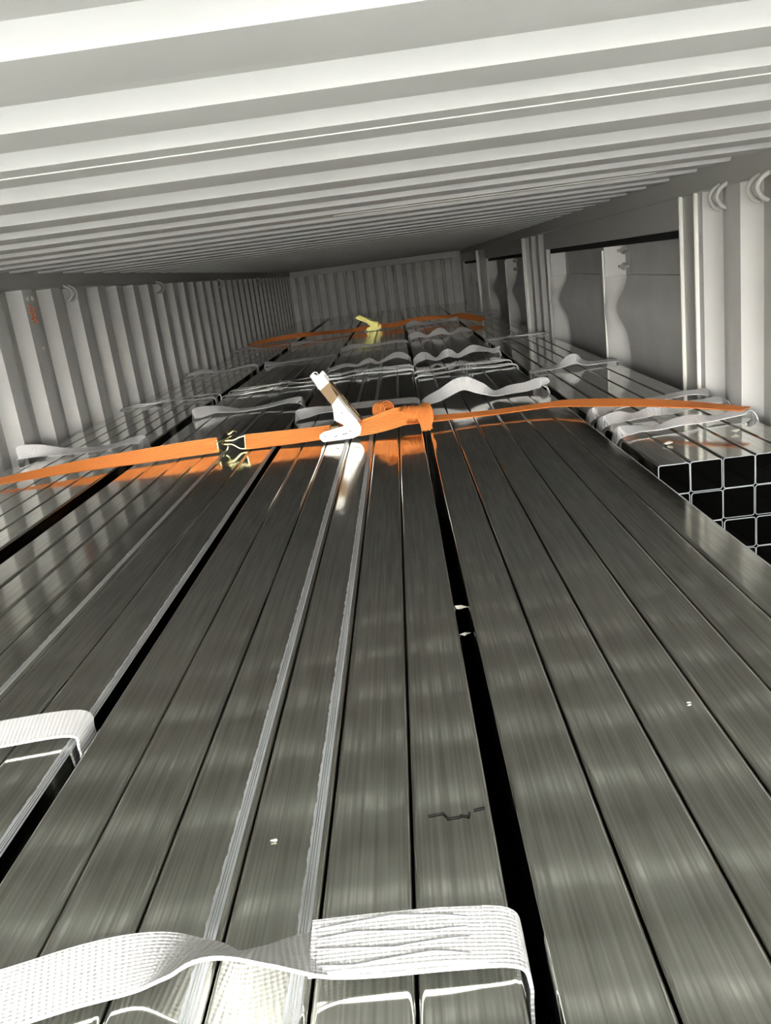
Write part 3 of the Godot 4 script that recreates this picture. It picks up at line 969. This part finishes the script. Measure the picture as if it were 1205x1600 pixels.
	# short bundle by the panelled wall
	sling("creased white sling nearest the open tube ends of the short bundle", b[4][0], b[4][1], b[4][2], -2.24, [[0.0, 0.003, 24.0, 0.04], [0.12, 0.006, 14.0, 0.02], [0.3, 0.003, 4.0, 0.01], [0.45, 0.005, 18.0, 0.0], [0.6, 0.003, 22.0, -0.01], [0.75, 0.004, 6.0, -0.02], [0.9, 0.006, 10.0, -0.03], [1.0, 0.006, 14.0, -0.03]], 0.042)
	sling("white sling in the middle of the three by the open tube ends", b[4][0], b[4][1], b[4][2], -2.42, [[0.0, 0.002, 24.0, 0.05], [0.14, 0.003, 30.0, 0.02], [0.28, 0.002, 12.0, 0.0], [0.42, 0.003, 30.0, 0.0], [0.56, 0.006, 10.0, 0.01], [0.7, 0.010, 22.0, 0.0], [0.85, 0.016, 8.0, -0.02], [1.0, 0.006, 20.0, -0.03]], 0.042)
	sling("white sling farthest of the three by the open tube ends", b[4][0], b[4][1], b[4][2], -2.56, [[0.0, 0.002, 30.0, 0.06], [0.15, 0.012, 10.0, 0.02], [0.5, 0.018, 7.0, 0.0], [0.8, 0.026, 8.0, 0.0], [0.92, 0.022, 14.0, 0.0], [1.0, 0.012, 24.0, 0.0]], 0.042)
	sling("white sling with one fold over the short bundle, beside the first pressed panel", b[4][0], b[4][1], b[4][2], -3.68, [[0.0, 0.002, 6.0, 0.0], [0.3, 0.006, 10.0, 0.0], [0.5, 0.014, 60.0, 0.0], [0.66, 0.004, 12.0, 0.0], [1.0, 0.004, 8.0, 0.0]])
	sling("thin white sling over the short bundle, beside the post past the first panel", b[4][0], b[4][1], b[4][2], -5.50, [[0.0, 0.002, 4.0, 0.0], [0.5, 0.005, 6.0, 0.0], [1.0, 0.003, 6.0, 0.0]], 0.04)
	sling("crumpled white sling over the far end of the short bundle", b[4][0], b[4][1], b[4][2], -8.1, [[0.0, 0.01, 20.0, 0.0], [0.3, 0.02, 30.0, 0.0], [0.6, 0.01, 20.0, 0.0], [1.0, 0.008, 20.0, 0.0]])

func tilt_row(x: float, y: float, z: float, deg: float) -> Array:
	var a := deg_to_rad(deg)
	return [x, y, z, 0.0, sin(a), -cos(a)]

func build_straps() -> void:
	var s := thing("ratchet_strap", "orange cargo strap with a raised silver ratchet, nearest the open doors", "strap", Vector3(-0.2, TOP, -2.55))
	var o := Vector3(0.2, -TOP, 2.55)
	var left := []
	for q in [[-1.425, -0.470, -2.42, 8.0], [-1.28, -0.463, -2.47, 14.0], [-1.05, -0.456, -2.52, 34.0], [-0.85, -0.454, -2.55, 56.0], [-0.72, -0.453, -2.57, 72.0], [-0.617, -0.4525, -2.58, 76.0]]:
		left.append(tilt_row(q[0] + o.x, q[1] + o.y, q[2] + o.z, q[3]))
	part("webbing", band(smooth_path(left, 10), 0.048, 0.0026), M.orange, s)
	var mid := []
	for q in [[-0.530, -0.4545, -2.58, 76.0], [-0.44, -0.4545, -2.575, 66.0], [-0.34, -0.4535, -2.565, 54.0], [-0.27, -0.452, -2.56, 50.0], [-0.20, -0.448, -2.56, 50.0]]:
		mid.append(tilt_row(q[0] + o.x, q[1] + o.y, q[2] + o.z, q[3]))
	part("webbing", band(smooth_path(mid, 10), 0.048, 0.0026), M.orange, s)
	var right := []
	for q in [[-0.185, -0.440, -2.58, 30.0], [-0.08, -0.452, -2.60, 24.0], [0.05, -0.4555, -2.60, 14.0], [0.25, -0.462, -2.61, 8.0], [0.42, -0.458, -2.60, 8.0], [0.480, -0.454, -2.57, 9.0], [0.58, -0.449, -2.47, 11.0], [0.68, -0.447, -2.37, 9.0], [0.78, -0.448, -2.25, 5.0], [0.865, -0.453, -2.15, 2.0]]:
		right.append(tilt_row(q[0] + o.x, q[1] + o.y, q[2] + o.z, q[3]))
	part("webbing", band(smooth_path(right, 10), 0.048, 0.0026), M.orange, s)
	# loose end: fans out of the spool, is rolled once and wound round the strap, then hangs in the gap
	var tail := []
	for q in [[-0.165, -0.450, -2.555, 70.0], [-0.12, -0.442, -2.555, 74.0], [-0.075, -0.431, -2.56, 72.0], [-0.040, -0.424, -2.565, 60.0], [-0.022, -0.428, -2.575, 40.0]]:
		tail.append(tilt_row(q[0] + o.x, q[1] + o.y, q[2] + o.z, q[3]))
	part("webbing_tail", band(smooth_path(tail, 8), 0.046, 0.0026), M.orange, s)
	var tail2 := []
	for q in [[-0.165, -0.452, -2.545, 55.0], [-0.11, -0.449, -2.545, 58.0], [-0.06, -0.442, -2.55, 60.0], [-0.02, -0.436, -2.56, 50.0]]:
		tail2.append(tilt_row(q[0] + o.x, q[1] + o.y, q[2] + o.z, q[3]))
	part("webbing_tail", band(smooth_path(tail2, 8), 0.046, 0.0026), M.orange, s)
	# roll: a spiral of webbing whose axis points half to the door
	var roll := []
	var ax := Vector3(0.55, 0.12, 0.82).normalized()
	var e1 := Vector3(0.82, 0.0, -0.55).normalized()
	var e2 := ax.cross(e1).normalized()
	for i in 46:
		var t := i / 45.0
		var ang := t * TAU * 2.6
		var r := 0.008 + 0.019 * t
		var p := Vector3(-0.082, -0.408, -2.60) + o + (e1 * cos(ang) + e2 * sin(ang)) * r
		roll.append([p.x, p.y, p.z, ax.x, ax.y, ax.z])
	part("webbing_roll", band(roll, 0.050, 0.0026), M.orange, s)
	# winding: turns round the strap, each leaning a little
	var wind := []
	for i in 90:
		var t := i / 89.0
		var ang := t * TAU * 5.0 + 0.6
		var cx := -0.030 + 0.064 * t
		var ry := 0.021 + 0.004 * sin(t * 17.0)
		var p := Vector3(cx + 0.006 * sin(ang), -0.428 - 0.006 * t + ry * sin(ang), -2.585 + 0.034 * cos(ang)) + o
		wind.append([p.x, p.y, p.z, 1.0, 0.16 * sin(ang * 0.5 + 1.0), 0.12 * cos(ang)])
	part("webbing_winding", band(wind, 0.026, 0.0026), M.orange, s)
	# end hanging over the edge of the bundle
	var hang := []
	for q in [[0.028, -0.415, -2.60, 0.75, 0.45, 0.2], [0.044, -0.409, -2.575, 0.85, 0.3, -0.3], [0.052, -0.420, -2.55, 0.95, 0.1, -0.35], [0.052, -0.442, -2.535, 1.0, 0.1, 0.2], [0.046, -0.462, -2.527, 0.9, 0.2, 0.5], [0.048, -0.474, -2.530, 0.9, -0.1, 0.4]]:
		hang.append([q[0] + o.x, q[1] + o.y, q[2] + o.z, q[3], q[4], q[5]])
	part("webbing_end", band(smooth_path(hang, 7), 0.036, 0.0026), M.orange, s)
	var hang2 := []
	for q in [[0.030, -0.428, -2.55, 0.9, 0.3, 0.3], [0.036, -0.446, -2.528, 0.8, 0.4, -0.4], [0.040, -0.464, -2.522, 0.9, -0.3, -0.3], [0.044, -0.478, -2.526, 0.7, 0.4, 0.5]]:
		hang2.append([q[0] + o.x, q[1] + o.y, q[2] + o.z, q[3], q[4], q[5]])
	part("webbing_end", band(smooth_path(hang2, 7), 0.028, 0.0026), M.orange, s)
	# ratchet
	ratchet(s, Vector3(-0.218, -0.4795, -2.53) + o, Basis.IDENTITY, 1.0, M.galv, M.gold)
	# two wire hooks linked in one another
	var hl := part("wire_hook", rod([Vector3(-0.618, -0.4425, -2.575) + o, Vector3(-0.590, -0.437, -2.572) + o, Vector3(-0.569, -0.4287, -2.57) + o, Vector3(-0.562, -0.4355, -2.585) + o, Vector3(-0.568, -0.442, -2.60) + o], 0.0028, 8), M.hook, s)
	part("hook_arm", rod([Vector3(-0.617, -0.463, -2.575) + o, Vector3(-0.601, -0.4755, -2.568) + o, Vector3(-0.587, -0.4684, -2.566) + o, Vector3(-0.584, -0.453, -2.57) + o, Vector3(-0.591, -0.4414, -2.58) + o], 0.0028, 8), M.hook, hl)
	part("hook_bar", rod([Vector3(-0.619, -0.438, -2.577) + o, Vector3(-0.6175, -0.468, -2.577) + o], 0.0032, 2), M.hook, hl)
	var hr := part("wire_hook", rod([Vector3(-0.528, -0.4337, -2.575) + o, Vector3(-0.545, -0.436, -2.573) + o, Vector3(-0.5635, -0.4417, -2.57) + o, Vector3(-0.588, -0.4403, -2.565) + o, Vector3(-0.598, -0.445, -2.57) + o], 0.0028, 8), M.hook, s)
	part("hook_arm", rod([Vector3(-0.532, -0.4740, -2.575) + o, Vector3(-0.5475, -0.4712, -2.572) + o, Vector3(-0.569, -0.455, -2.568) + o, Vector3(-0.593, -0.4505, -2.563) + o, Vector3(-0.602, -0.447, -2.57) + o], 0.0028, 8), M.hook, hr)
	part("hook_bar", rod([Vector3(-0.527, -0.432, -2.577) + o, Vector3(-0.531, -0.475, -2.577) + o], 0.0032, 2), M.hook, hr)
	part("hook_latch", rod([Vector3(-0.588, -0.417, -2.60) + o, Vector3(-0.580, -0.425, -2.595) + o, Vector3(-0.566, -0.418, -2.60) + o, Vector3(-0.558, -0.424, -2.605) + o], 0.006, 5), M.hook, s)

	# the second strap, far back
	var f := thing("ratchet_strap", "darker orange cargo strap with a yellow ratchet, far back near the end wall", "strap", Vector3(-0.25, TOP, -7.6))
	var fo := Vector3(0.25, -TOP, 7.6)
	var fl := []
	for q in [[-1.41, -0.472, -7.75, 10.0], [-1.20, -0.452, -7.72, 40.0], [-0.95, -0.440, -7.68, 50.0], [-0.70, -0.446, -7.66, 30.0], [-0.45, -0.455, -7.64, 30.0], [-0.34, -0.448, -7.62, 50.0], [-0.26, -0.445, -7.6, 40.0]]:
		fl.append(tilt_row(q[0] + fo.x, q[1] + fo.y, q[2] + fo.z, q[3]))
	part("webbing", band(smooth_path(fl, 8), 0.05, 0.003), M.orange, f)
	var fr := []
	for q in [[-0.20, -0.440, -7.6, 40.0], [-0.05, -0.452, -7.6, 50.0], [0.10, -0.436, -7.6, 62.0], [0.25, -0.430, -7.62, 40.0], [0.45, -0.440, -7.6, 30.0], [0.54, -0.440, -7.5, 40.0], [0.62, -0.452, -7.3, 40.0], [0.70, -0.474, -7.1, 16.0]]:
		fr.append(tilt_row(q[0] + fo.x, q[1] + fo.y, q[2] + fo.z, q[3]))
	part("webbing", band(smooth_path(fr, 8), 0.05, 0.003), M.orange, f)
	var froll := []
	for i in 30:
		var t := i / 29.0
		var ang := t * TAU * 2.0
		var r := 0.012 + 0.018 * t
		froll.append([-0.17 + fo.x + r * cos(ang), -0.437 + fo.y + r * sin(ang), -7.57 + fo.z, 0.1, 0.0, 1.0])
	part("webbing_roll", band(froll, 0.06, 0.003), M.orange, f)
	ratchet(f, Vector3(-0.23, -0.4795, -7.57) + fo, Basis(Vector3(0, 0, 1), deg_to_rad(0.0)), 1.05, M.yellow_zinc, M.yellow_zinc, 32.0)

func build_scraps() -> void:
	var spots := [
		["torn white paper scrap lying on the short bundle behind its open ends", Vector3(0.635, -0.500, -2.06), 0.016],
		["small white paper scrap on the short bundle beside the panelled wall", Vector3(0.82, -0.500, -2.10), 0.016],
		["pale stone chip lying on the ratchet bundle", Vector3(-0.168, -0.480, -0.64), 0.004],
		["pale chip wedged in the gap beside the ratchet bundle, farther of two", Vector3(0.0425, -0.500, -1.17), 0.0105],
		["smaller pale chip wedged in the gap beside the ratchet bundle, nearer the doors", Vector3(0.0415, -0.512, -1.10), 0.009],
		["tiny white flake on the fourth bundle", Vector3(0.26, -0.480, -0.80), 0.003],
	]
	for q in spots:
		var t := thing("scrap", q[0], "scrap", q[1])
		var st := begin()
		var n := 7
		var ring := []
		for k in n:
			var a := TAU * k / n
			var r: float = q[2] * rng.randf_range(0.5, 1.1)
			ring.append(Vector3(cos(a) * r, q[2] * rng.randf_range(0.0, 0.5), sin(a) * r * 0.7))
		var c := Vector3(0, q[2] * 0.55, 0)
		for k in n:
			_face(st, [c, ring[k], ring[(k + 1) % n]], Vector3(0, -1, 0))
			_face(st, [Vector3.ZERO, ring[k], ring[(k + 1) % n]], Vector3(0, 1, 0))
		part("flake", done(st), M.scrap, t)
